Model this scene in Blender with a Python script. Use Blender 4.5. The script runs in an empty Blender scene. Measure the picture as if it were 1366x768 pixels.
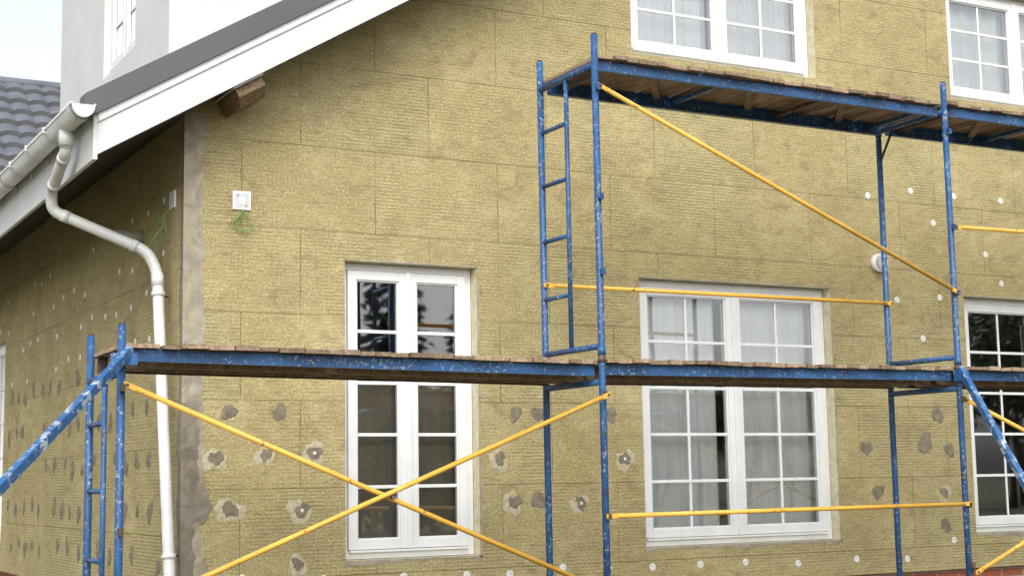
import bpy, math, random
import numpy as np
from mathutils import Vector, Matrix
random.seed(7); rng=np.random.default_rng(5)
scene=bpy.context.scene
COL=bpy.context.collection

# ------------------------------------------------------------------ materials
def newmat(name):
    m=bpy.data.materials.new(name); m.use_nodes=True
    nt=m.node_tree; b=nt.nodes["Principled BSDF"]
    return m,nt,b
def N(nt,t,**kw):
    n=nt.nodes.new(t)
    for k,v in kw.items(): setattr(n,k,v)
    return n
def L(nt,a,b): nt.links.new(a,b)
def ramp(nt,fac,stops):
    r=N(nt,"ShaderNodeValToRGB"); e=r.color_ramp.elements
    e[0].position=stops[0][0]; e[0].color=(*stops[0][1],1)
    e[1].position=stops[-1][0]; e[1].color=(*stops[-1][1],1)
    for p,c in stops[1:-1]:
        x=e.new(p); x.color=(*c,1)
    L(nt,fac,r.inputs[0]); return r.outputs[0]
def math_(nt,op,a,b=None,clamp=False):
    n=N(nt,"ShaderNodeMath",operation=op); n.use_clamp=clamp
    for i,x in enumerate((a,b)):
        if x is None: continue
        if isinstance(x,(int,float)): n.inputs[i].default_value=x
        else: L(nt,x,n.inputs[i])
    return n.outputs[0]
def mix(nt,fac,a,b,mode='MIX'):
    n=N(nt,"ShaderNodeMix",data_type='RGBA',blend_type=mode)
    for sock,x in ((n.inputs[0],fac),(n.inputs[6],a),(n.inputs[7],b)):
        if isinstance(x,(int,float)): sock.default_value=x
        elif isinstance(x,tuple): sock.default_value=(*x,1)
        else: L(nt,x,sock)
    return n.outputs[2]
def noise(nt,vec,scale,detail=4,rough=.55,dist=0):
    n=N(nt,"ShaderNodeTexNoise"); n.inputs["Scale"].default_value=scale; n.inputs["Detail"].default_value=detail
    n.inputs["Roughness"].default_value=rough; n.inputs["Distortion"].default_value=dist
    L(nt,vec,n.inputs["Vector"]); return n.outputs["Fac"]
def mapping(nt,vec,scale=(1,1,1),loc=(0,0,0)):
    n=N(nt,"ShaderNodeMapping"); n.inputs["Scale"].default_value=scale; n.inputs["Location"].default_value=loc
    L(nt,vec,n.inputs["Vector"]); return n.outputs[0]
def bump(nt,h,b,strength=.5,dist=.01):
    n=N(nt,"ShaderNodeBump"); n.inputs["Strength"].default_value=strength; n.inputs["Distance"].default_value=dist
    L(nt,h,n.inputs["Height"]); L(nt,n.outputs[0],b.inputs["Normal"])
def pos(nt): return N(nt,"ShaderNodeNewGeometry").outputs["Position"]

def mat_wool():
    m,nt,b=newmat("mineral_wool")
    uv=N(nt,"ShaderNodeUVMap").outputs[0]
    br=N(nt,"ShaderNodeTexBrick"); L(nt,mapping(nt,uv,loc=(.17,.23,0)),br.inputs["Vector"])
    br.offset=.43
    for k,v in (("Scale",1),("Mortar Size",.0038),("Mortar Smooth",.5),("Brick Width",1.0),("Row Height",.6),("Bias",0)):
        br.inputs[k].default_value=v
    br.inputs["Color1"].default_value=(0,0,0,1); br.inputs["Color2"].default_value=(1,1,1,1); br.inputs["Mortar"].default_value=(.5,.5,.5,1)
    rnd=br.outputs["Color"]; mort=br.outputs["Fac"]
    w=N(nt,"ShaderNodeTexWave",wave_type='BANDS',bands_direction='Y',wave_profile='SIN')
    w.inputs["Scale"].default_value=12.5; w.inputs["Distortion"].default_value=3.2; w.inputs["Detail"].default_value=2
    w.inputs["Detail Scale"].default_value=1.6; L(nt,mapping(nt,uv,(1.8,1,1)),w.inputs["Vector"])
    wave=w.outputs["Fac"]
    big=noise(nt,uv,1.3,4,.68,.4); mid=noise(nt,uv,6,3,.7,.5); fine=noise(nt,uv,62,2,.8)
    fib=noise(nt,mapping(nt,uv,(7,45,1)),1.0,2,.7)
    wmask=math_(nt,'MULTIPLY',ramp(nt,noise(nt,uv,1.7,2,.6,.4),[(.36,(.05,)*3),(.62,(1,)*3)]),math_(nt,'ADD',math_(nt,'MULTIPLY',rnd,.75),.3))
    wv=math_(nt,'MULTIPLY',wave,wmask)
    c=ramp(nt,big,[(.3,(.305,.248,.112)),(.5,(.412,.340,.163)),(.7,(.50,.425,.222))])
    c=mix(nt,ramp(nt,mid,[(.35,(0,)*3),(.70,(.7,)*3)]),c,(.30,.235,.108))
    c=mix(nt,math_(nt,'MULTIPLY',rnd,.50),c,(.345,.302,.152))
    c=mix(nt,math_(nt,'MULTIPLY',wv,.34),c,(.21,.168,.072))
    c=mix(nt,ramp(nt,fine,[(.50,(0,)*3),(.75,(.7,)*3)]),c,(.66,.59,.39))
    c=mix(nt,ramp(nt,fine,[(.25,(.8,)*3),(.45,(0,)*3)]),c,(.185,.14,.065))
    c=mix(nt,ramp(nt,fib,[(.55,(0,)*3),(.72,(.55,)*3)]),c,(.205,.16,.075))
    sm=noise(nt,mapping(nt,uv,(2.6,5,1),(3,1,0)),1.2,4,.75,1.2)
    c=mix(nt,ramp(nt,sm,[(.54,(0,)*3),(.68,(.6,)*3)]),c,(.225,.178,.10))
    c=mix(nt,ramp(nt,sm,[(.30,(.35,)*3),(.42,(0,)*3)]),c,(.56,.49,.30))
    brk=ramp(nt,noise(nt,uv,3.1,1),[(.36,(.25,)*3),(.56,(1,)*3)])
    c=mix(nt,math_(nt,'MULTIPLY',math_(nt,'MULTIPLY',mort,brk),.78),c,(.15,.12,.055))
    L(nt,c,b.inputs["Base Color"]); b.inputs["Roughness"].default_value=.95; b.inputs["Specular IOR Level"].default_value=.08
    h=math_(nt,'ADD',math_(nt,'MULTIPLY',wv,-.55),math_(nt,'MULTIPLY',fine,.8))
    h=math_(nt,'ADD',h,math_(nt,'MULTIPLY',mid,.9)); h=math_(nt,'ADD',h,math_(nt,'MULTIPLY',mort,-.9))
    h=math_(nt,'ADD',h,math_(nt,'MULTIPLY',rnd,.35))
    bump(nt,h,b,.62,.010)
    return m
def mat_simple(name,c1,c2,scale=8,rough=.6,bs=0,bd=.005,spec=.4,detail=3,vscale=(1,1,1),island=0,dist=.3):
    m,nt,b=newmat(name); p=mapping(nt,pos(nt),vscale)
    f=noise(nt,p,scale,detail,.6,dist)
    c=ramp(nt,f,[(.3,c1),(.7,c2)])
    if island:
        g=N(nt,"ShaderNodeNewGeometry").outputs["Random Per Island"]
        c=mix(nt,1.0,c,ramp(nt,g,[(0,(1-island,)*3),(1,(1+island*.5,)*3)]),'MULTIPLY')
    L(nt,c,b.inputs["Base Color"]); b.inputs["Roughness"].default_value=rough; b.inputs["Specular IOR Level"].default_value=spec
    if bs: bump(nt,f,b,bs,bd)
    return m
def mat_paint(name,c1,c2,rust,splash,rust_t=.62,spl_t=.66,rough=.45,wsc=(1,1,1)):
    m,nt,b=newmat(name); p=pos(nt)
    a=noise(nt,p,3.5,3,.6); r=noise(nt,p,22,4,.7,.6); s=noise(nt,mapping(nt,p,wsc),44,4,.75,.3); s2=noise(nt,p,2.6,2,.6)
    c=ramp(nt,a,[(.3,c1),(.7,c2)])
    rf=ramp(nt,r,[(rust_t,(0,)*3),(rust_t+.05,(1,)*3)])
    sf=math_(nt,'MULTIPLY',ramp(nt,s,[(spl_t-.03,(0,)*3),(spl_t+.03,(.85,)*3)]),ramp(nt,s2,[(.4,(.25,)*3),(.6,(1,)*3)]))
    c=mix(nt,rf,c,rust); c=mix(nt,sf,c,splash)
    L(nt,c,b.inputs["Base Color"]); b.inputs["Roughness"].default_value=rough
    bump(nt,math_(nt,'ADD',math_(nt,'MULTIPLY',rf,-.5),sf),b,.5,.003)
    return m
WOOL=mat_wool()
PVC=mat_simple("white_pvc",(.68,.69,.69),(.77,.77,.76),5,.35,spec=.5,detail=2)
GUT=mat_simple("white_gutter_plastic",(.60,.60,.58),(.74,.74,.72),6,.35,spec=.5,detail=3)
REVEAL=mat_simple("reveal_foam",(.50,.45,.28),(.68,.64,.48),18,.8,.3)
BARGE=mat_simple("white_fascia_board",(.60,.60,.59),(.68,.68,.67),2.5,.5,detail=3)
DARK=mat_simple("dark_roof_metal",(.088,.090,.094),(.102,.104,.108),1.5,.45,detail=2)
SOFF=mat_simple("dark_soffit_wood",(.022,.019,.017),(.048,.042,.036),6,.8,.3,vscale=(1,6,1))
RENDER=mat_simple("white_render",(.58,.58,.57),(.66,.66,.65),2,.85,.15,detail=5)
MORTAR=mat_simple("grey_mortar_strip",(.23,.195,.14),(.42,.375,.285),7,.9,.6,.008,detail=6,dist=1.0)
MORTAR_D=mat_simple("dark_mortar_strip",(.14,.12,.09),(.27,.235,.18),9,.9,.6,.008,detail=6,dist=1.0)
PATCH=mat_simple("adhesive_patch",(.14,.115,.08),(.27,.235,.17),18,.95,.35,.004,detail=5,spec=.1)
PATCHL=mat_simple("adhesive_halo",(.34,.29,.165),(.54,.50,.38),34,.95,.4,.004,detail=5,spec=.1)
DOWEL=mat_simple("white_dowel",(.58,.58,.53),(.74,.74,.70),30,.6)
WOOD=mat_simple("scaffold_plank",(.15,.10,.06),(.42,.31,.21),5,.85,.5,.004,vscale=(9,1.2,9),island=.45,detail=5)
BEAMW=mat_simple("purlin_wood",(.12,.075,.04),(.26,.18,.11),7,.8,.3,.003,vscale=(6,1,6))
BLUE=mat_paint("blue_paint",(.012,.055,.160),(.024,.105,.27),(.05,.032,.025),(.38,.43,.46),.61,.59)
BLUEW=mat_paint("blue_paint_scraped",(.014,.075,.21),(.03,.13,.31),(.07,.05,.04),(.48,.54,.58),.64,.55,wsc=(.35,.35,.35))
YEL=mat_paint("yellow_paint",(.64,.34,.04),(.78,.45,.07),(.16,.07,.02),(.6,.55,.4),.62,.65)
STEEL=mat_simple("rusty_coupler",(.05,.032,.024),(.14,.10,.08),30,.6,.3)
CURW=mat_simple("white_curtain",(.76,.77,.76),(.83,.83,.82),3,.9,detail=1)
CURB=mat_simple("beige_blind",(.27,.23,.175),(.34,.295,.23),3,.9,detail=1)
INT=mat_simple("interior",(.20,.18,.155),(.28,.25,.21),2,.9,detail=1)
WIRE=mat_simple("green_wire",(.10,.26,.06),(.20,.40,.12),10,.5)
GREYP=mat_simple("grey_pipe",(.30,.27,.23),(.42,.38,.33),10,.6)
SOCK=mat_simple("junction_box_face",(.50,.50,.48),(.62,.62,.60),30,.6)
GROUND=mat_simple("ground_soil_grass",(.05,.06,.02),(.16,.13,.08),1.2,.95,.5,.05,detail=5)
BARK=mat_simple("bark",(.05,.035,.025),(.12,.09,.06),9,.9,detail=1)
LEAF=mat_simple("leaves",(.035,.06,.018),(.08,.115,.035),1.2,.7,island=.5,detail=1)
NEED=mat_simple("needles",(.022,.045,.018),(.045,.075,.03),1.2,.7,island=.5,detail=1)
TILE=mat_simple("grey_roof_tiles",(.10,.11,.13),(.15,.16,.185),3,.5,detail=2)
def mat_glass():
    m,nt,b=newmat("window_glass"); nt.nodes.remove(b)
    out=nt.nodes["Material Output"]
    t=N(nt,"ShaderNodeBsdfTransparent"); t.inputs[0].default_value=(.95,.97,.96,1)
    g=N(nt,"ShaderNodeBsdfGlossy"); g.inputs["Roughness"].default_value=.02; g.inputs[0].default_value=(.98,.99,1,1)
    bn=N(nt,"ShaderNodeBump"); bn.inputs["Strength"].default_value=.12; bn.inputs["Distance"].default_value=.02
    L(nt,noise(nt,pos(nt),1.6,1,.5),bn.inputs["Height"]); L(nt,bn.outputs[0],g.inputs["Normal"])
    fr=N(nt,"ShaderNodeFresnel"); fr.inputs[0].default_value=1.5
    fac=math_(nt,'ADD',math_(nt,'MULTIPLY',fr.outputs[0],1.8),.17,True)
    x=N(nt,"ShaderNodeMixShader"); L(nt,fac,x.inputs[0]); L(nt,t.outputs[0],x.inputs[1]); L(nt,g.outputs[0],x.inputs[2]); L(nt,x.outputs[0],out.inputs[0])
    return m
GLASS=mat_glass()
def mat_brick():
    m,nt,b=newmat("red_brick"); uv=N(nt,"ShaderNodeUVMap").outputs[0]
    br=N(nt,"ShaderNodeTexBrick"); L(nt,uv,br.inputs["Vector"])
    for k,v in (("Scale",1),("Mortar Size",.006),("Brick Width",.26),("Row Height",.075)): br.inputs[k].default_value=v
    br.inputs["Color1"].default_value=(.30,.085,.04,1); br.inputs["Color2"].default_value=(.42,.14,.07,1); br.inputs["Mortar"].default_value=(.35,.32,.28,1)
    c=mix(nt,.4,br.outputs["Color"],ramp(nt,noise(nt,uv,14,4),[(.3,(.6,)*3),(.7,(1.1,)*3)]),'MULTIPLY')
    L(nt,c,b.inputs["Base Color"]); b.inputs["Roughness"].default_value=.9
    bump(nt,math_(nt,'MULTIPLY',br.outputs["Fac"],-1),b,.7,.01); return m
BRICK=mat_brick()

# ------------------------------------------------------------------ mesh builder
class MB:
    def __init__(s): s.v=[];s.f=[];s.m=[];s.uv=[];s.sm=[];s.mats=[]
    def mi(s,mat):
        if mat not in s.mats: s.mats.append(mat)
        return s.mats.index(mat)
    def face(s,pts,mat,uv=None,smooth=False):
        i=len(s.v); s.v+= [tuple(p) for p in pts]; s.f.append(tuple(range(i,i+len(pts)))); s.m.append(s.mi(mat))
        s.uv.append(uv or [(p[0]+p[1],p[2]) for p in pts]); s.sm.append(smooth)
    def box(s,a,b,mat,T=None):
        x0,y0,z0=[min(a[k],b[k]) for k in range(3)]; x1,y1,z1=[max(a[k],b[k]) for k in range(3)]
        c=[(x0,y0,z0),(x1,y0,z0),(x1,y1,z0),(x0,y1,z0),(x0,y0,z1),(x1,y0,z1),(x1,y1,z1),(x0,y1,z1)]
        if T: c=[T(p) for p in c]
        i=len(s.v); s.v+=[tuple(p) for p in c]
        for q in ((0,3,2,1),(4,5,6,7),(0,1,5,4),(1,2,6,5),(2,3,7,6),(3,0,4,7)):
            s.f.append(tuple(i+k for k in q)); s.m.append(s.mi(mat)); s.uv.append([(c[k][0]+c[k][1],c[k][2]) for k in q]); s.sm.append(False)
    def tube(s,p1,p2,r,mat,n=12,r2=None,caps=True):
        p1=Vector(p1);p2=Vector(p2);d=(p2-p1).normalized(); r2=r if r2 is None else r2
        a=d.orthogonal().normalized(); b=d.cross(a)
        i=len(s.v)
        for P,R in ((p1,r),(p2,r2)):
            for k in range(n):
                t=2*math.pi*k/n; s.v.append(tuple(P+a*R*math.cos(t)+b*R*math.sin(t)))
        for k in range(n):
            j=(k+1)%n; s.f.append((i+k,i+j,i+n+j,i+n+k)); s.m.append(s.mi(mat)); s.uv.append([(0,0)]*4); s.sm.append(True)
        if caps:
            s.f.append(tuple(i+k for k in reversed(range(n)))); s.m.append(s.mi(mat)); s.uv.append([(0,0)]*n); s.sm.append(False)
            s.f.append(tuple(i+n+k for k in range(n))); s.m.append(s.mi(mat)); s.uv.append([(0,0)]*n); s.sm.append(False)
    def bar(s,p1,p2,w,h,mat,up=(0,0,1)):
        p1=Vector(p1);p2=Vector(p2);d=(p2-p1).normalized(); a=d.cross(Vector(up)).normalized(); b=a.cross(d)
        c=[P+a*sx*w/2+b*sz*h/2 for P in (p1,p2) for sx,sz in ((-1,-1),(1,-1),(1,1),(-1,1))]
        i=len(s.v); s.v+=[tuple(p) for p in c]
        for q in ((0,1,2,3),(7,6,5,4),(0,4,5,1),(1,5,6,2),(2,6,7,3),(3,7,4,0)):
            s.f.append(tuple(i+k for k in q)); s.m.append(s.mi(mat)); s.uv.append([(0,0)]*4); s.sm.append(False)
    def obj(s,name,parent=None,bevel=0):
        me=bpy.data.meshes.new(name); me.from_pydata(s.v,[],s.f)
        for m in s.mats: me.materials.append(m)
        me.polygons.foreach_set("material_index",s.m); me.polygons.foreach_set("use_smooth",s.sm)
        ul=me.uv_layers.new(name="UVMap"); k=0
        for u in s.uv:
            for c in u: ul.data[k].uv=c; k+=1
        me.update()
        o=bpy.data.objects.new(name,me); COL.objects.link(o)
        if parent: o.parent=parent
        if bevel:
            md=o.modifiers.new("bevel",'BEVEL'); md.width=bevel; md.segments=2; md.limit_method='ANGLE'
        return o
def empty(name,parent=None):
    o=bpy.data.objects.new(name,None); COL.objects.link(o); o.empty_display_size=.2
    if parent:o.parent=parent
    return o

# ------------------------------------------------------------------ house
house=empty("insulated_house")
EX,EZ,SL=-.69,3.68,.603      # verge lower-left corner, slope
RX=7.1; RZ=EZ+SL*(RX-EX); WR=14.2; YB=11.0
def roofz(x): return EZ+SL*(x-EX) if x<=RX else EZ+SL*((2*RX-x)-EX)
ZB=.77; ZS=1.068; ZT=3.168
front_holes=[(1.162,2.212,ZS,ZT),(3.647,5.578,ZS,ZT),(7.12,9.05,ZS,ZT),(3.637,5.532,4.987,6.07),(7.10,9.0,4.987,6.07)]
mb=MB()
xs=sorted({0,RX,WR}|{h[0] for h in front_holes}|{h[1] for h in front_holes})
for xa,xb in zip(xs[:-1],xs[1:]):
    if xb-xa<1e-4: continue
    hs=sorted([h for h in front_holes if h[0]<=xa+1e-5 and h[1]>=xb-1e-5],key=lambda h:h[2])
    z=ZB
    for h in hs:
        q=[(xa,0,z),(xb,0,z),(xb,0,h[2]),(xa,0,h[2])]; mb.face(q,WOOL,[(p[0],p[2]) for p in q]); z=h[3]
    q=[(xa,0,z),(xb,0,z),(xb,0,roofz(xb)+.1),(xa,0,roofz(xa)+.1)]; mb.face(q,WOOL,[(p[0],p[2]) for p in q])
left_hole=(6.5,8.3,ZS,ZT)
def lq(y0,y1,z0,z1):
    q=[(0,y1,z0),(0,y0,z0),(0,y0,z1),(0,y1,z1)]; mb.face(q,WOOL,[(30-p[1],p[2]+.31) for p in q])
lq(0,6.5,ZB,4.2); lq(8.3,YB,ZB,4.2); lq(6.5,8.3,ZB,ZS); lq(6.5,8.3,ZT,4.2)
mb.face([(WR,0,ZB),(WR,YB,ZB),(WR,YB,4.2),(WR,0,4.2)],WOOL)
mb.face([(WR,YB,ZB),(0,YB,ZB),(0,YB,4.2),(RX,YB,RZ+.05),(WR,YB,4.2)],WOOL)
mb.face([(0,0,ZB),(0,YB,ZB),(WR,YB,ZB),(WR,0,ZB)],WOOL)
RD=.10
for (a,b_,c,d) in front_holes:
    for q in ([(a,0,c),(a,0,d),(a,RD,d),(a,RD,c)],[(b_,0,c),(b_,RD,c),(b_,RD,d),(b_,0,d)],[(a,0,d),(b_,0,d),(b_,RD,d),(a,RD,d)],[(a,0,c),(a,RD,c),(b_,RD,c),(b_,0,c)]): mb.face(q,REVEAL)
a,b_,c,d=left_hole
for q in ([(0,a,c),(0,a,d),(RD,a,d),(RD,a,c)],[(0,b_,c),(RD,b_,c),(RD,b_,d),(0,b_,d)],[(0,a,d),(0,b_,d),(RD,b_,d),(RD,a,d)],[(0,a,c),(RD,a,c),(RD,b_,c),(0,b_,c)]): mb.face(q,REVEAL)
mb.obj("insulation_walls",house)
mb=MB()
for q in ([(.07,.07,-.1),(WR-.07,.07,-.1),(WR-.07,.07,.80),(.07,.07,.80)],[(.07,YB-.07,-.1),(.07,.07,-.1),(.07,.07,.80),(.07,YB-.07,.80)],[(WR-.07,.07,-.1),(WR-.07,YB-.07,-.1),(WR-.07,YB-.07,.8),(WR-.07,.07,.8)],[(WR-.07,YB-.07,-.1),(.07,YB-.07,-.1),(.07,YB-.07,.8),(WR-.07,YB-.07,.8)]): mb.face(q,BRICK)
mb.obj("brick_plinth",house)
mb=MB(); I0=.28
mb.face([(I0,3.2,.9),(WR-.3,3.2,.9),(WR-.3,3.2,7),(I0,3.2,7)],INT)
mb.face([(I0,I0,.95),(WR-.3,I0,.95),(WR-.3,YB-.3,.95),(I0,YB-.3,.95)],INT)
mb.face([(I0,I0,3.7),(WR-.3,I0,3.7),(WR-.3,YB-.3,3.7),(I0,YB-.3,3.7)],RENDER)
for x in (2.9,6.6): mb.face([(x,I0,.95),(x,3.2,.95),(x,3.2,7),(x,I0,7)],INT)
mb.obj("interior_partitions",house)

def window(name,T,w,h,leaves,cols,rows,curtain):
    e=empty(name,house); mb=MB(); D0=.085
    B=lambda a,b,m=PVC: mb.box(a,b,m,T)
    fw=.052; g=.003
    B((0+g,D0+.012,0+g),(fw,D0+.09,h-g)); B((w-fw,D0+.012,g),(w-g,D0+.09,h-g)); B((fw,D0+.012,h-fw),(w-fw,D0+.09,h-g)); B((fw,D0+.012,g),(w-fw,D0+.09,fw+.012))
    iw=(w-2*fw)/leaves; sw=.066; gl=MB()
    for k in range(leaves):
        u0=fw+k*iw+.004; u1=fw+(k+1)*iw-.004; z0=fw+.016; z1=h-fw-.004; y0=D0-.006; y1=D0+.07
        B((u0,y0,z0),(u0+sw,y1,z1)); B((u1-sw,y0,z0),(u1,y1,z1)); B((u0+sw,y0,z1-sw),(u1-sw,y1,z1)); B((u0+sw,y0,z0),(u1-sw,y1,z0+sw))
        gu0,gu1,gz0,gz1=u0+sw,u1-sw,z0+sw,z1-sw; bd=.012
        B((gu0,y0+.012,gz0),(gu0+bd,y0+.03,gz1)); B((gu1-bd,y0+.012,gz0),(gu1,y0+.03,gz1)); B((gu0+bd,y0+.012,gz1-bd),(gu1-bd,y0+.03,gz1)); B((gu0+bd,y0+.012,gz0),(gu1-bd,y0+.03,gz0+bd))
        yg=y0+.032
        q=[(gu0,yg,gz0),(gu1,yg,gz0),(gu1,yg,gz1),(gu0,yg,gz1)]; gl.face([T(p) for p in q],GLASS)
        bw=.012
        for c in range(1,cols):
            u=gu0+(gu1-gu0)*c/cols; B((u-bw,yg-.009,gz0+bd),(u+bw,yg-.003,gz1-bd))
        for r in range(1,rows):
            z=gz0+(gz1-gz0)*r/rows; B((gu0+bd,yg-.011,z-bw),(gu1-bd,yg-.0045,z+bw))
        if k<leaves-1: B((u1-.016,y0-.014,z0),(u1+.024,y0-.001,z1))
    B((fw+.01,D0-.02,fw-.004),(w-fw-.01,D0+.011,fw+.012))
    mb.obj("frame",e,.003); gl.obj("glass",e)
    if curtain:
        cm=MB(); mat,zt,gap,amp=curtain
        n=int(w/.018); cd0=.20 if amp<.01 else .22
        def cy(u): return cd0+amp*math.sin(u*38+1.5*math.sin(u*5))+amp*.6*math.sin(u*71+2)
        for k in range(n):
            ua=.02+(w-.04)*k/n; ub=.02+(w-.04)*(k+1)/n
            if gap and abs((ua+ub)/2-w*gap[0])<gap[1]: continue
            q=[(ua,cy(ua),.02),(ub,cy(ub),.02),(ub,cy(ub),h*zt),(ua,cy(ua),h*zt)]
            cm.face([T(p) for p in q],mat,smooth=True)
        cm.obj("curtain",e)
    return e
def TF(x0,z0): return lambda p:(x0+p[0],p[1],z0+p[2])
window("window",TF(1.162,ZS),1.05,2.1,2,1,5,(CURB,.70,None,.004))
window("window",TF(3.647,ZS),1.931,2.1,2,2,5,(CURW,1.0,(.47,.035),.010))
window("window",TF(7.12,ZS),1.93,2.1,2,2,5,(CURW,.9,(.3,.35),.016))
window("window",TF(3.637,4.987),1.895,1.083,2,2,3,(CURW,1.0,(.5,.05),.014))
window("window",TF(7.10,4.987),1.9,1.083,2,2,3,(CURW,1.0,None,.014))
window("window",lambda p:(p[1],6.5+p[0],ZS+p[2]),1.8,2.1,2,2,5,None)

def strip(fn,w,z0,z1,mat,amp,name,seed,lift=.006):
    mb=MB(); r=random.Random(seed); n=max(8,int((z1-z0)/.02)); prev=None
    off=0
    for k in range(n+1):
        z=z0+(z1-z0)*k/n; off=off*.82+r.uniform(-1,1)*amp
        e=max(w*.3,w+off)
        cur=(fn(0,z,lift),fn(e*.7,z,lift),fn(e,z,.0012))
        if prev:
            mb.face([prev[0],prev[1],cur[1],cur[0]],mat); mb.face([prev[1],prev[2],cur[2],cur[1]],mat)
        prev=cur
    return mb.obj(name,house)
strip(lambda u,z,d:(u-.006,-d,z),.145,ZB,4.13,MORTAR,.009,"corner_mortar_front",1)
strip(lambda u,z,d:(u-.006,-d-.004,z),.100,ZB,2.15,MORTAR_D,.012,"corner_mortar_lower",2)
strip(lambda u,z,d:(-d,u-.006,z),.09,ZB,4.05,MORTAR_D,.015,"corner_mortar_side",3)
for i,(xa,xb) in enumerate(((1.162,2.212),(3.647,5.578),(7.12,9.05))):
    strip(lambda u,z,d,x=xb:(x+u,-d,z),.020,ZS-.02,ZT+.02,MORTAR,.006,"window_filler",10+i,.003)
    strip(lambda u,t,d,x=xa:(t,-d,ZS-u),.026,xa-.01,xb+.02,MORTAR,.007,"window_filler",20+i,.003)
    strip(lambda u,t,d,x=xa:(t,-d,ZT+u),.010,xa-.01,xb+.01,MORTAR,.004,"window_filler",30+i,.003)

def splat(mb,fn,cu,cz,ru,rz,mat,base,r,hh0=.004,n=30):
    ph=[r.uniform(0,6.28) for _ in range(4)]
    def rad(t): return 1+.16*math.sin(2*t+ph[0])+.12*math.sin(3*t+ph[1])+.08*math.sin(5*t+ph[2])+.06*math.sin(9*t+ph[3])+r.uniform(-.07,.07)
    rs=[rad(2*math.pi*k/n) for k in range(n)]
    rings=[(.0,1.0),(.45,.95),(.82,.7),(1.0,0.0)]
    pr=None
    for s_,hh in rings:
        cur=[]
        for k in range(n):
            t=2*math.pi*k/n
            cur.append(fn(cu+ru*s_*rs[k]*math.cos(t),cz+rz*s_*rs[k]*math.sin(t),base+hh0*hh))
        if pr:
            for k in range(n):
                j=(k+1)%n
                if s_==.45: mb.face([pr[0],cur[k],cur[j]],mat,smooth=True)
                else: mb.face([pr[k],cur[k],cur[j],pr[j]],mat,smooth=True)
        pr=cur
def disc(mb,fn,cu,cz,rr,mat,base):
    n=18
    for (ra,ha),(rb,hb) in (((0,.0015),(.28*rr,.0015)),((.28*rr,.0015),(.34*rr,.005)),((.34*rr,.005),(.9*rr,.004)),((.9*rr,.004),(rr,0))):
        for k in range(n):
            t0=2*math.pi*k/n;t1=2*math.pi*(k+1)/n
            P=lambda R,t,h:fn(cu+R*math.cos(t),cz+R*math.sin(t),base+h)
            q=[P(ra,t0,ha),P(rb,t0,hb),P(rb,t1,hb),P(ra,t1,ha)]
            if ra==0: q=q[:3]
            mb.face(q,mat,smooth=True)
FF=lambda u,z,d:(u,-d,z); LF=lambda u,z,d:(-d,u,z)
r=random.Random(4)
P=[(.32,2.09),(.68,2.09),(.57,1.80),(.92,1.81),(.22,1.78),(.32,1.44),(.83,1.42),(.80,1.06),(2.52,2.09),(2.71,2.09),(3.36,2.09),(2.37,1.76),(3.46,1.75),(2.49,1.44),(2.71,1.45),(3.06,1.42),(5.90,1.82),(6.73,2.10),(6.57,1.86),(6.01,1.45),(6.75,1.43),(6.76,1.15),(6.85,1.80),(9.4,1.8),(9.8,1.45)]
mb=MB(); md=MB()
halo={2,3,4,5,6,7,11,12,13,15,20}
for i,(x,z) in enumerate(P):
    s=r.uniform(.045,.062)
    if i in (5,17,18): s*=1.35
    if i in halo:
        splat(mb,FF,x+r.uniform(-.015,.015),z-.01,s*1.4,s*1.3,PATCHL,.0005,r,.0025)
        splat(mb,FF,x+.012,z,s*.85,s*.9,PATCH,.002,r,.003)
        if i%3==0: disc(md,FF,x+.012,z,.013,DOWEL,.0048)
    else: splat(mb,FF,x,z,s*1.05,s*1.1,PATCH,.001,r)
splat(mb,FF,.12,1.47,.07,.14,MORTAR_D,.0065,r); splat(mb,FF,.13,1.05,.05,.09,MORTAR,.0065,r)
for z in (2.5,2.13,1.78,1.42,1.07):
    y=.35+r.uniform(0,.2)
    while y<6.2:
        s=r.uniform(.045,.075)
        if r.random()<.88: splat(mb,LF,y,z+r.uniform(-.04,.04),s*1.1,s*1.15,PATCH,.001,r)
        y+=.33+r.uniform(-.05,.12)
mb.obj("adhesive_patches",house)
Dw=[(3.70,.92),(4.15,.92),(4.59,.92),(5.12,.89),(5.74,.90),(6.55,4.08),(6.80,3.81),(7.07,4.07),(7.65,4.07),(6.83,3.14),(6.33,3.10),(6.61,2.77),(7.42,3.56),(6.1,2.45),(6.9,2.5),(8.2,3.9),(8.6,3.5),(7.6,3.3),(3.3,.93),(2.9,.95),(2.45,.92),(6.3,.88),(6.85,1.02),(.42,.98),(1.0,.95),(1.6,.94),(2.1,.93),(8.0,.92),(8.8,4.2),(6.05,4.0)]
for x,z in Dw: disc(md,FF,x,z,.030,DOWEL,.001)
for z in (3.55,3.25,2.95,2.66):
    y=.5
    while y<10:
        if r.random()<.8 and not (6.3<y<8.5 and z<3.2): disc(md,LF,y+r.uniform(-.05,.05),z+r.uniform(-.05,.05),.026,DOWEL,.001)
        y+=.42+r.uniform(-.05,.05)
md.obj("insulation_dowels",house)

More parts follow.
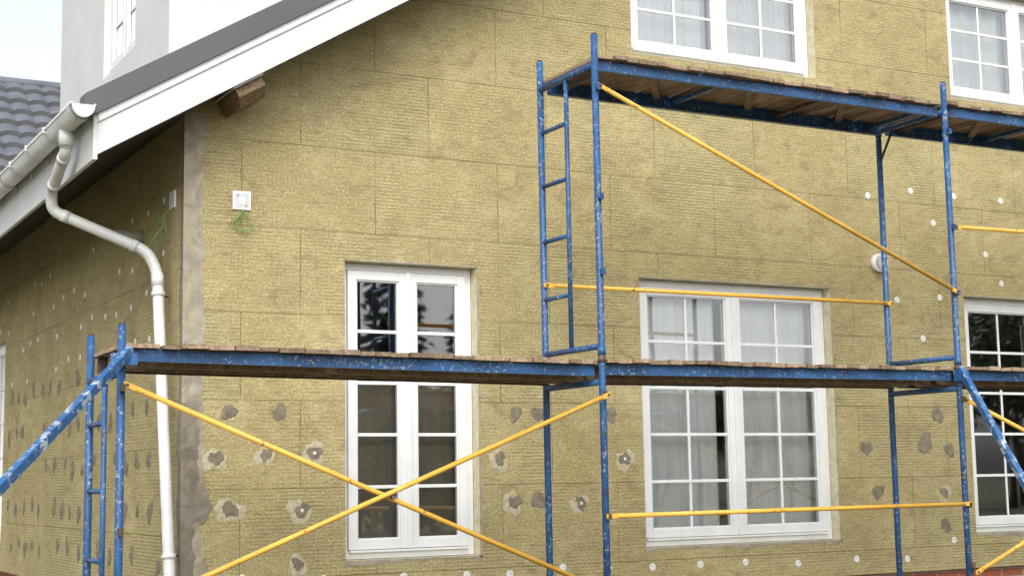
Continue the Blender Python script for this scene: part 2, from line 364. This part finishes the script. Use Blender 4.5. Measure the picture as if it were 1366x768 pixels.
e=empty("electrical_box",house); mb=MB()
mb.box((.335,-.012,3.475),(.465,.01,3.605),PVC); mb.box((.352,-.0145,3.492),(.448,-.0125,3.588),SOCK)
for dx,dz in ((.035,.10),(.095,.03)): mb.tube((.335+dx,-.0145,3.475+dz),(.335+dx,-.018,3.475+dz),.008,GREYP,10)
mb.tube((.40,-.0145,3.54),(.40,-.017,3.54),.028,PVC,16)
mb.obj("plate",e,.002)
def wire(name,pts,parent,rad=.0032,mat=WIRE):
    c=bpy.data.curves.new(name,'CURVE'); c.dimensions='3D'; c.bevel_depth=rad; c.bevel_resolution=2
    s=c.splines.new('NURBS'); s.points.add(len(pts)-1)
    for i,p in enumerate(pts): s.points[i].co=(*p,1)
    s.use_endpoint_u=True; s.order_u=3
    c.materials.append(mat); o=bpy.data.objects.new(name,c); COL.objects.link(o); o.parent=parent; return o
r=random.Random(9)
for k in range(2):
    pts=[(.40,-.012,3.47)]
    for j in range(6): 
        t=j*1.3+k*2; pts.append((.40+.085*math.cos(t)*r.uniform(.5,1.2)+.02*k,-.02-.03*r.random(),3.40+.06*math.sin(t)*r.uniform(.5,1.1)-.03*j/3))
    wire("green_cable",pts,e)
e=empty("electrical_box",house); mb=MB(); mb.box((-.012,.20,3.50),(.01,.33,3.62),PVC); mb.obj("plate",e,.002)
for k in range(2):
    pts=[(-.01,.27,3.50)]
    for j in range(6):
        t=j*1.2+k*2; pts.append((-.03-.12*r.random(),.40+.16*math.cos(t)*r.uniform(.5,1.1),3.38+.09*math.sin(t)-.04*j/2))
    wire("green_cable",pts,e,.004)
e=empty("wall_vent",house); mb=MB()
mb.tube((6.12,.02,3.41),(6.12,-.055,3.41),.078,PVC,24); mb.tube((6.12,-.056,3.41),(6.12,-.062,3.41),.062,GREYP,24)
for k in range(-3,4):
    hw=math.sqrt(max(0,.058**2-(k*.017)**2)); mb.box((6.12-hw,-.072,3.41+k*.017-.004),(6.12+hw,-.0625,3.41+k*.017+.004),PVC)
mb.obj("cowl",e)
mb=MB(); mb.tube((.05,1.07,3.41),(-.20,1.07,3.41),.055,GREYP,20); mb.obj("overflow_pipe_stub",house)

# roof
mb=MB(); V0=-.45; V1=YB+.4
def slab(xa,xb,o0,o1,y0,y1,mat,m_under=None):
    za,zb=roofz(xa),roofz(xb)
    c=[(xa,y0,za+o0),(xb,y0,zb+o0),(xb,y1,zb+o0),(xa,y1,za+o0),(xa,y0,za+o1),(xb,y0,zb+o1),(xb,y1,zb+o1),(xa,y1,za+o1)]
    for i,q in enumerate(((0,3,2,1),(4,5,6,7),(0,1,5,4),(1,2,6,5),(2,3,7,6),(3,0,4,7))):
        mb.face([c[k] for k in q],m_under if (i==0 and m_under) else mat)
XR=2*RX-EX
for xa,xb in ((EX,RX),(RX,XR)):
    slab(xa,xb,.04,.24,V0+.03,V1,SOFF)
    slab(xa,xb,.0,.205,V0,V0+.028,BARGE)
    slab(xa,xb,.207,.262,V0-.012,V0+.028,BARGE)
    slab(xa,xb,.245,.30,V0+.03,V1,DARK)
slab(EX-.09,RX,.264,.43,V0-.03,V0+.12,DARK)
slab(RX,XR+.09,.264,.43,V0-.03,V0+.12,DARK)
x=EX-.07
while x<RX-.01:
    x2=min(x+.35,RX); slab(x,x2+.02 if x2<RX else x2,.30+.0,.325+.012,V0+.12,V1,DARK); x+=.35
slab(RX,XR+.07,.30,.34,V0+.12,V1,DARK)
mb.box((EX-.028,V0+.001,3.645),(EX-.001,V1,3.95),BARGE)
mb.obj("roof",house)
mb=MB()
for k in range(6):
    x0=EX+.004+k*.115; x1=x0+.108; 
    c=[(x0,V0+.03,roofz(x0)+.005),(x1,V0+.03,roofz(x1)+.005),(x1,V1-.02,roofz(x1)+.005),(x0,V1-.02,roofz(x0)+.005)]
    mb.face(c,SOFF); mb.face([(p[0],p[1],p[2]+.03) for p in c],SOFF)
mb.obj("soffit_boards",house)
mb=MB()
ca,sa=math.cos(math.atan(SL)),math.sin(math.atan(SL))
def TP(p): return (.31+ca*p[0]-sa*p[2],p[1],4.262+sa*p[0]+ca*p[2])
pv=[(-.105,-.40,-.06),(.105,-.40,-.06),(.105,-.40,.005),(-.105,-.40,.005),(-.105,-.31,-.12),(.105,-.31,-.12),(-.105,.02,-.12),(.105,.02,-.12),(-.105,.02,.005),(.105,.02,.005)]
pv=[TP(p) for p in pv]
for q in ((0,1,2,3),(4,5,1,0),(6,7,5,4),(0,3,8,6,4),(1,5,7,9,2),(3,2,9,8)): mb.face([pv[k] for k in q],BEAMW)
mb.box((-.12,-.43,.006),(.12,.0,.014),BARGE,TP)
mb.obj("purlin_beam",house)
# dormer
mb=MB()
DX,DY0,DY1,DZ=.16,1.0,4.82,8.2
wy0,wy1,wz0,wz1=1.99,3.06,5.12,6.6
def dq(y0,y1,z0,z1): mb.face([(DX,y1,z0),(DX,y0,z0),(DX,y0,z1),(DX,y1,z1)],RENDER)
dq(DY0,wy0,4.0,DZ); dq(wy1,DY1,4.0,DZ); dq(wy0,wy1,4.0,wz0); dq(wy0,wy1,wz1,DZ)
mb.face([(DX,DY0,4.0),(4.5,DY0,4.0),(4.5,DY0,DZ),(DX,DY0,DZ)],RENDER)
mb.face([(DX,DY1,4.0),(DX,DY1,DZ),(4.5,DY1,DZ),(4.5,DY1,4.0)],RENDER)
mb.face([(DX-.3,DY0-.3,DZ),(4.5,DY0-.3,DZ),(4.5,DY1+.3,DZ),(DX-.3,DY1+.3,DZ)],DARK)
mb.face([(DX+.4,wy0-.3,4.7),(DX+.4,wy1+.3,4.7),(DX+.4,wy1+.3,7),(DX+.4,wy0-.3,7)],INT)
for q in ([(DX,wy0,wz0),(DX,wy0,wz1),(DX+.1,wy0,wz1),(DX+.1,wy0,wz0)],[(DX,wy1,wz0),(DX+.1,wy1,wz0),(DX+.1,wy1,wz1),(DX,wy1,wz1)],[(DX,wy0,wz0),(DX+.1,wy0,wz0),(DX+.1,wy1,wz0),(DX,wy1,wz0)],[(DX,wy0,wz1),(DX,wy1,wz1),(DX+.1,wy1,wz1),(DX+.1,wy0,wz1)]): mb.face(q,RENDER)
mb.obj("dormer",house)
window("dormer_window",lambda p:(DX+p[1]-.03,wy0+p[0],wz0+p[2]),wy1-wy0,wz1-wz0,2,1,4,None)

# ------------------------------------------------------------------ gutter + downpipe
gut=empty("rain_gutter")
mb=MB(); gx,gz,gr=-.805,3.965,.072; G0,G1=-.56,YB+.4
n=14
def gp(t,R,y): return (gx+R*math.cos(t),y,gz-.0+R*math.sin(t)*1.15)
for R,fl in ((gr,0),(gr-.004,1)):
    for k in range(n):
        t0=math.pi+math.pi*k/n;t1=math.pi+math.pi*(k+1)/n
        mb.face([gp(t0,R,G0),gp(t1,R,G0),gp(t1,R,G1),gp(t0,R,G1)],GUT,smooth=True)
mb.face([gp(math.pi+math.pi*k/n,gr,G0) for k in range(n+1)],GUT)
mb.tube((gx-gr-.002,G0,gz+.004),(gx-gr-.002,G1,gz+.004),.009,GUT,8)
mb.tube((gx+gr,G0,gz+.004),(gx+gr,G1,gz+.004),.006,GUT,8)
y=.25
while y<G1:
    for k in range(n):
        t0=math.pi+math.pi*k/n;t1=math.pi+math.pi*(k+1)/n
        mb.face([gp(t0,gr+.007,y),gp(t1,gr+.007,y),gp(t1,gr+.007,y+.035),gp(t0,gr+.007,y+.035)],GUT,smooth=True)
    mb.box((gx-gr-.016,y,gz-.02),(gx-gr+.004,y+.035,gz+.02),GUT)
    mb.box((gx+gr,y,gz-.1),(EX-.029,y+.035,gz-.02),GUT)
    y+=.6
for yy in (G0+.04,1.9):
    for k in range(n):
        t0=math.pi+math.pi*k/n;t1=math.pi+math.pi*(k+1)/n
        mb.face([gp(t0,gr+.006,yy),gp(t1,gr+.006,yy),gp(t1,gr+.006,yy+.12),gp(t0,gr+.006,yy+.12)],GUT,smooth=True)
mb.tube((gx,-.08,gz-.07),(gx,-.08,gz-.17),.050,GUT,18)
mb.obj("gutter",gut)
pts=[(gx,-.08,3.86),(gx,-.06,3.76),(-.79,.44,3.585),(-.77,.50,3.47),(-.16,.32,3.20),(-.10,.29,3.06),(-.10,.10,2.05),(-.10,-.10,1.0),(-.10,-.14,.12)]
mb=MB(); R=.0385
P3=[Vector(p) for p in pts]; fine=[]
for i,p in enumerate(P3):
    if i in (0,len(P3)-1): fine.append(p); continue
    a=(P3[i-1]-p); b=(P3[i+1]-p); l=min(.07,a.length*.45,b.length*.45); A=p+a.normalized()*l; B=p+b.normalized()*l
    for k in range(6):
        t=k/5; fine.append(A*(1-t)**2+p*2*t*(1-t)+B*t*t)
cu=bpy.data.curves.new("downpipe",'CURVE'); cu.dimensions='3D'; cu.bevel_depth=R; cu.bevel_resolution=5; cu.use_fill_caps=True
sp=cu.splines.new('POLY'); sp.points.add(len(fine)-1)
for i,p in enumerate(fine): sp.points[i].co=(*p,1)
sp.use_smooth=True; cu.materials.append(GUT); o=bpy.data.objects.new("downpipe",cu); COL.objects.link(o); o.parent=gut
mb=MB()
def collar(a,b,t,ln=.05,R=.0425):
    a=Vector(a);b=Vector(b);c=a.lerp(b,t);d=(b-a).normalized(); mb.tube(c-d*ln/2,c+d*ln/2,R,GUT,18)
collar(pts[0],pts[1],.5); collar(pts[1],pts[2],.16);collar(pts[1],pts[2],.82);collar(pts[3],pts[4],.14);collar(pts[3],pts[4],.86);collar(pts[5],pts[6],.06,.09)
for (a,b,t) in ((5,6,.16),(6,7,.86)):
    collar(pts[a],pts[b],t,.03,.047); c=Vector(pts[a]).lerp(Vector(pts[b]),t)
    mb.box((c.x+.02,c.y+.045,c.z-.015),(c.x+.05,c.y+.085,c.z+.015),GUT); mb.tube((c.x,c.y+.05,c.z),(.02,c.y+.12,c.z),.006,STEEL,8)
mb.obj("collars_and_brackets",gut)

# ------------------------------------------------------------------ scaffolding
sc=empty("scaffolding")
YO,YI=-1.857,-1.149; XA,XB,XC,XD=-.8705,2.1295,5.1491,8.15
mb=MB(); T=.0225
def pole(x,y,z0,z1,joint=None):
    mb.tube((x,y,z0),(x,y,z1),T,BLUE,14)
    mb.tube((x,y,z1),(x,y,z1+.012),T*.72,STEEL,10)
for x,zt in ((XA,2.46),(XB,4.43),(XC,4.45),(XD,4.45)):
    for y in (YO,YI):
        pole(x,y,.03,zt)
        mb.box((x-.07,y-.07,.0),(x+.07,y+.07,.012),STEEL)
        if zt>3:
            mb.tube((x,y,2.37),(x,y,2.42),T+.004,BLUE,14)
            mb.tube((x,y,2.32),(x,y,2.37),T+.002,STEEL,14)
def rung(x,ya,yb,z,rr=.015): mb.tube((x,ya,z),(x,yb,z),rr,BLUE,10)
for x in (XA,XB,XC,XD):
    rung(x,YO,YI,2.20,.021); rung(x,YO,YI,.42,.018)
    if x!=XA: rung(x,YO,YI,4.235,.022); rung(x,YO,YI,2.425,.020)
for x in (XB,):
    mb.tube((x,-1.49,2.42),(x,-1.49,4.24),.0155,BLUE,10)
    for z in (3.93,3.56,3.18,2.79): rung(x,YI,-1.49,z)
mb.tube((XA,-1.50,.42),(XA,-1.50,2.20),.0155,BLUE,10)
for z in (1.95,1.58,1.20,.82): rung(XA,YI,-1.50,z)
mb.tube((XC,YI,3.98),(XC,YI-.16,4.22),.010,STEEL,8)
for x in (XA,XB,XC,XD):
    for z in (.95,1.37,2.12):
        mb.box((x-.012,YO-.052,z-.02),(x+.012,YO-.02,z+.02),STEEL)
    if x!=XA:
        for z in (2.89,3.37,4.08): mb.box((x-.012,YO-.052,z-.02),(x+.012,YO-.02,z+.02),BLUE)
mb.obj("frames",sc)
mb=MB(); yb=YO-.045
def brace(a,b,y=yb,dy=0):
    a=Vector((a[0],y,a[1]));b=Vector((b[0],y+dy,b[1])); d=(b-a).normalized()
    mb.tube(a+d*.05,b-d*.05,.0150,YEL,12)
    for p,s in ((a,1),(b,-1)):
        mb.bar(p-d*.02*s,p+d*s*.075,.028,.010,YEL,up=(0,1,0)); mb.tube(p+Vector((0,-.016,0)),p+Vector((0,.03,0)),.008,STEEL,8)
brace((-.85,2.135),(2.13,.905)); brace((2.12,2.115),(-.86,.955),yb-.035)
mb.tube((.66,yb-.06,1.516),(.66,yb+.02,1.516),.011,STEEL,10)
brace((2.14,4.085),(5.13,2.895)); brace((2.13,1.372),(5.15,1.38))
brace((5.17,2.115),(8.15,.95)); brace((5.15,.905),(8.14,2.1),yb-.035)
brace((5.16,3.37),(8.15,3.40))
brace((2.13,2.89),(5.17,2.89),YI-.035)
mb.obj("yellow_braces",sc)
mb=MB()
mb.bar((-.83,YO-.03,2.32),(-3.4,-4.62,.02),.038,.045,BLUEW)
mb.bar((5.14,YO-.03,2.34),(4.60,-3.9,.02),.040,.046,BLUEW)
mb.box((-.93,YO-.06,2.24),(-.80,YO+.0,2.30),BLUEW)
mb.box((5.10,YO-.06,2.25),(5.19,YO-.0,2.33),BLUEW)
mb.obj("stabiliser_struts",sc)
mb=MB(); wd=MB()
def deck(xa,xb,za,zb,seed,ext=(0.05,.05)):
    r=random.Random(seed); Z=lambda x: za+(zb-za)*(x-xa)/(xb-xa); low=za<3
    for y,hh,mt in ((YO+.045,.066,BLUE),(YI-.045,.088,STEEL if low else BLUE)):
        s=-1 if y<-1.5 else 1
        mb.bar((xa,y,Z(xa)-hh/2),(xb,y,Z(xb)-hh/2),.006,hh,mt)
        mb.bar((xa,y-s*.018,Z(xa)-.0035),(xb,y-s*.018,Z(xb)-.0035),.034,.006,mt)
        mb.bar((xa,y-s*.018,Z(xa)-hh+.003),(xb,y-s*.018,Z(xb)-hh+.003),.034,.006,mt)
    nb=4
    for k in range(nb):
        x=xa+.12+(xb-xa-.24)*k/(nb-1); mb.bar((x,YO+.05,Z(x)-.035),(x,YI-.05,Z(x)-.035),.03,.03,BLUE if k%2 else STEEL,)
    if low:
        for yy in (.25,.48): wd.bar((xa+.02,YO+yy,Z(xa)-.045),(xb-.02,YO+yy,Z(xb)-.045),.045,.085,WOOD)
    else:
        for q in (.45,1.25,2.1): wd.bar((xa+q,YO+.07,Z(xa)-.016),(xa+q+.42,YI-.08,Z(xa)-.016),.05,.026,WOOD)
    x=xa-ext[0]
    while x<xb+ext[1]-.02:
        w=r.choice([.095,.12,.14,.15,.10]); w=min(w,xb+ext[1]-x); g=r.choice([.003,.004,.008,.016]); th=r.uniform(.019,.030)
        z=Z(x+w/2)+.001+r.uniform(0,.006); y0=YO+.012-r.uniform(0,.045); y1=YI+r.uniform(.02,.08); sk=r.uniform(-.008,.008); tl=r.uniform(-.004,.004)
        c=[(x,y0,z),(x+w-g,y0,z+tl),(x+w-g+sk,y1,z+tl),(x+sk,y1,z),(x,y0,z+th),(x+w-g,y0,z+th+tl),(x+w-g+sk,y1,z+th+tl),(x+sk,y1,z+th)]
        i=len(wd.v); wd.v+=c
        for q in ((0,3,2,1),(4,5,6,7),(0,1,5,4),(1,2,6,5),(2,3,7,6),(3,0,4,7)):
            wd.f.append(tuple(i+k for k in q)); wd.m.append(wd.mi(WOOD)); wd.uv.append([(0,0)]*4); wd.sm.append(False)
        x+=w
deck(XA+.03,XB-.03,2.335,2.305,1,ext=(.02,.0)); deck(XB+.03,XC-.03,2.315,2.325,2,ext=(0,0)); deck(XC+.03,XD-.03,2.33,2.335,3,ext=(0,0))
deck(XB+.03,XC-.03,4.28,4.275,4,ext=(0.0,0)); deck(XC+.03,XD-.03,4.285,4.29,5,ext=(0,0))
mb.obj("deck_beams",sc); wd.obj("deck_planks",sc)

# ------------------------------------------------------------------ neighbouring house
nh=empty("neighbouring_house"); mb=MB()
NX0,NX1,NY0,NY1,NZ0,NZ1=-9,13,14.2,20,4.9,9.45
rows=15; dxs=.07
ncol=int((NX1-NX0)/dxs)
wavez=[.045*abs(math.sin(math.pi*(k*dxs)/.35)) for k in range(ncol+1)]
for r_ in range(rows):
    ya=NY0+(NY1-NY0)*r_/rows; yb2=NY0+(NY1-NY0)*(r_+1)/rows
    za=NZ0+(NZ1-NZ0)*r_/rows+.10; zb=NZ0+(NZ1-NZ0)*(r_+1)/rows+.01
    for k in range(ncol):
        xa=NX0+k*dxs; xb=xa+dxs; w0,w1=wavez[k],wavez[k+1]
        mb.face([(xa,ya,za+w0),(xb,ya,za+w1),(xb,yb2,zb+w1),(xa,yb2,zb+w0)],TILE,smooth=False)
        mb.face([(xa,ya+.03,za-.11),(xb,ya+.03,za-.11),(xb,ya,za+w1),(xa,ya,za+w0)],DARK)
mb.face([(NX0,NY1,NZ1),(NX1,NY1,NZ1),(NX1,NY1+5.8,NZ0),(NX0,NY1+5.8,NZ0)],TILE)
mb.tube((NX0,NY1,NZ1+.02),(NX1,NY1,NZ1+.02),.10,TILE,12)
mb.obj("roof",nh)
mb=MB(); mb.box((NX0+.5,NY0+.5,0),(NX1-.5,NY1+5.2,4.9),RENDER)
for x in (NX0+.5,NX1-.5): mb.face([(x,NY0+.5,4.9),(x,NY1+5.2,4.9),(x,NY1,NZ1-.1)],RENDER)
mb.obj("walls",nh)
window_mb=MB()
for x in (-7,-3.5,0,3.5,7,10):
    window_mb.box((x,NY0+.46,1.2),(x+1.4,NY0+.499,2.7),PVC); window_mb.box((x+.08,NY0+.452,1.28),(x+.66,NY0+.459,2.62),GLASS); window_mb.box((x+.74,NY0+.452,1.28),(x+1.32,NY0+.459,2.62),GLASS)
window_mb.obj("windows",nh)

mb=MB(); S=600; mb.face([(-S,-S,0),(S,-S,0),(S,S,0),(-S,S,0)],GROUND); mb.obj("ground")

# ------------------------------------------------------------------ trees behind the viewpoint (seen mirrored in the glass)
def tree_mesh(name,h,rad,seed,conifer=False):
    r=np.random.default_rng(seed); mb=MB(); rr=random.Random(seed)
    mb.tube((0,0,0),(0,0,h*.5),h*.022,BARK,9,h*.013); mb.tube((0,0,h*.5),(0,0,h*.95),h*.013,BARK,8,h*.003)
    def leaf(c,d,s):
        a=Vector(d).normalized(); b=a.orthogonal().normalized(); b.rotate(Matrix.Rotation(rr.uniform(0,6.28),3,a)); 
        mb.face([c-b*s*.35,c+a*s*.5-b*s*.1,c+a*s,c+b*s*.35],NEED if conifer else LEAF)
    if conifer:
        lv=int(h*3)
        for i in range(lv):
            z=h*(.08+.9*i/lv); R=rad*(1-i/lv)**.85+.12; nb=9 if i<lv*.8 else 6
            for k in range(nb):
                t=2*math.pi*(k+rr.random())/nb; L_=R*rr.uniform(.7,1.1); n=max(3,int(L_*7))
                for q in range(n):
                    s=(q+.5)/n; c=Vector((math.cos(t)*L_*s,math.sin(t)*L_*s,z-.28*L_*s*s+rr.uniform(-.06,.06)))
                    for _ in range(2): leaf(c,(math.cos(t+rr.uniform(-1,1)),math.sin(t+rr.uniform(-1,1)),rr.uniform(-.7,.1)),rr.uniform(.22,.42))
    else:
        cl=[]
        for k in range(46):
            u=r.normal(size=3); u/=np.linalg.norm(u); s=rr.random()**.4
            cl.append(Vector((u[0]*rad*s,u[1]*rad*s,h*.62+u[2]*h*.36*s)))
        for c in cl[:12]:
            mb.tube((0,0,h*rr.uniform(.25,.5)),tuple(c),h*.008,BARK,5,h*.002)
        for c in cl:
            cr=rad*rr.uniform(.18,.34)
            for _ in range(70):
                d=Vector(r.normal(size=3)); d.normalize(); leaf(c+d*cr*rr.random()**.5,d+Vector((0,0,-.3)),h*rr.uniform(.022,.045))
    o=mb.obj(name); return o
def inst(o,name,loc,s,rot):
    p=bpy.data.objects.new(name,o.data); COL.objects.link(p); p.location=loc; p.scale=(s,s,s*1.0); p.rotation_euler=(0,0,rot); return p
sp0=tree_mesh("spruce_tree",9.5,2.3,3,True); sp0.location=(14.2,-35,0)
inst(sp0,"spruce_tree",(17.9,-36.5,0),1.12,1.3); inst(sp0,"spruce_tree",(21.5,-38,0),.9,2.6); inst(sp0,"spruce_tree",(10,-40,0),1.05,4)
bt=tree_mesh("broadleaf_tree",8,3.3,11); bt.location=(50,-40,0); bt.scale=(1.35,1.35,1.35)
for i,(x,y,s) in enumerate([(54,-43,1.3),(46.5,-46,1.0),(36,-60,.8),(40,-62,.88),(44,-59,.78),(47.5,-61,.9),(51,-60,.85),(55,-62,1.0),(59,-60,1.0),(63,-61,1.0),(31,-62,.9),(27,-60,1.0),(60,-42,1.3),(66,-45,1.3)]):
    inst(bt,"broadleaf_tree",(x,y,0),s,i*1.7)

# ------------------------------------------------------------------ world, sun, camera
w=bpy.data.worlds.new("World"); scene.world=w; w.use_nodes=True; nt=w.node_tree
bg=nt.nodes["Background"]; sky=nt.nodes.new("ShaderNodeTexSky"); sky.sky_type='NISHITA'; sky.sun_disc=False
SE,SA=math.radians(42),math.radians(205)
sky.sun_elevation=SE; sky.sun_rotation=SA; sky.dust_density=4; sky.air_density=1.0; sky.ozone_density=1
hs=nt.nodes.new("ShaderNodeHueSaturation"); hs.inputs["Saturation"].default_value=.34; hs.inputs["Value"].default_value=1.95
nt.links.new(sky.outputs[0],hs.inputs["Color"])
tc=nt.nodes.new("ShaderNodeTexCoord"); cn=noise(nt,mapping(nt,tc.outputs["Generated"],(1,1,2.5)),2.2,4,.55,.4)
cl=ramp(nt,cn,[(.3,(.84,.88,.93)),(.7,(1.06,1.05,1.03))])
cx=mix(nt,1.0,hs.outputs[0],cl,'MULTIPLY')
nt.links.new(cx,bg.inputs["Color"]); bg.inputs["Strength"].default_value=.15
sd=bpy.data.lights.new("sun",'SUN'); sd.energy=.8; sd.angle=math.radians(32); sd.color=(1,.97,.925)
so=bpy.data.objects.new("sun",sd); COL.objects.link(so)
dirv=Vector((math.sin(SA)*math.cos(SE),math.cos(SA)*math.cos(SE),math.sin(SE)))
so.rotation_euler=dirv.to_track_quat('Z','Y').to_euler(); so.location=(0,-10,12)
yaw,pit,rol=.4990,.1267,.0174
F=Vector((math.sin(yaw)*math.cos(pit),math.cos(yaw)*math.cos(pit),math.sin(pit))); Rv=Vector((math.cos(yaw),-math.sin(yaw),0)); U=Rv.cross(F)
R2=Rv*math.cos(rol)-U*math.sin(rol); U2=U*math.cos(rol)+Rv*math.sin(rol)
cd=bpy.data.cameras.new("camera"); cd.lens=2012/1366*36; cd.sensor_width=36; cd.clip_end=3000
co=bpy.data.objects.new("camera",cd); COL.objects.link(co)
M=Matrix(((R2.x,U2.x,-F.x,-2.8659),(R2.y,U2.y,-F.y,-9.8636),(R2.z,U2.z,-F.z,1.6),(0,0,0,1))); co.matrix_world=M
scene.camera=co
scene.view_settings.view_transform='Standard'; scene.view_settings.look='None'; scene.view_settings.exposure=0
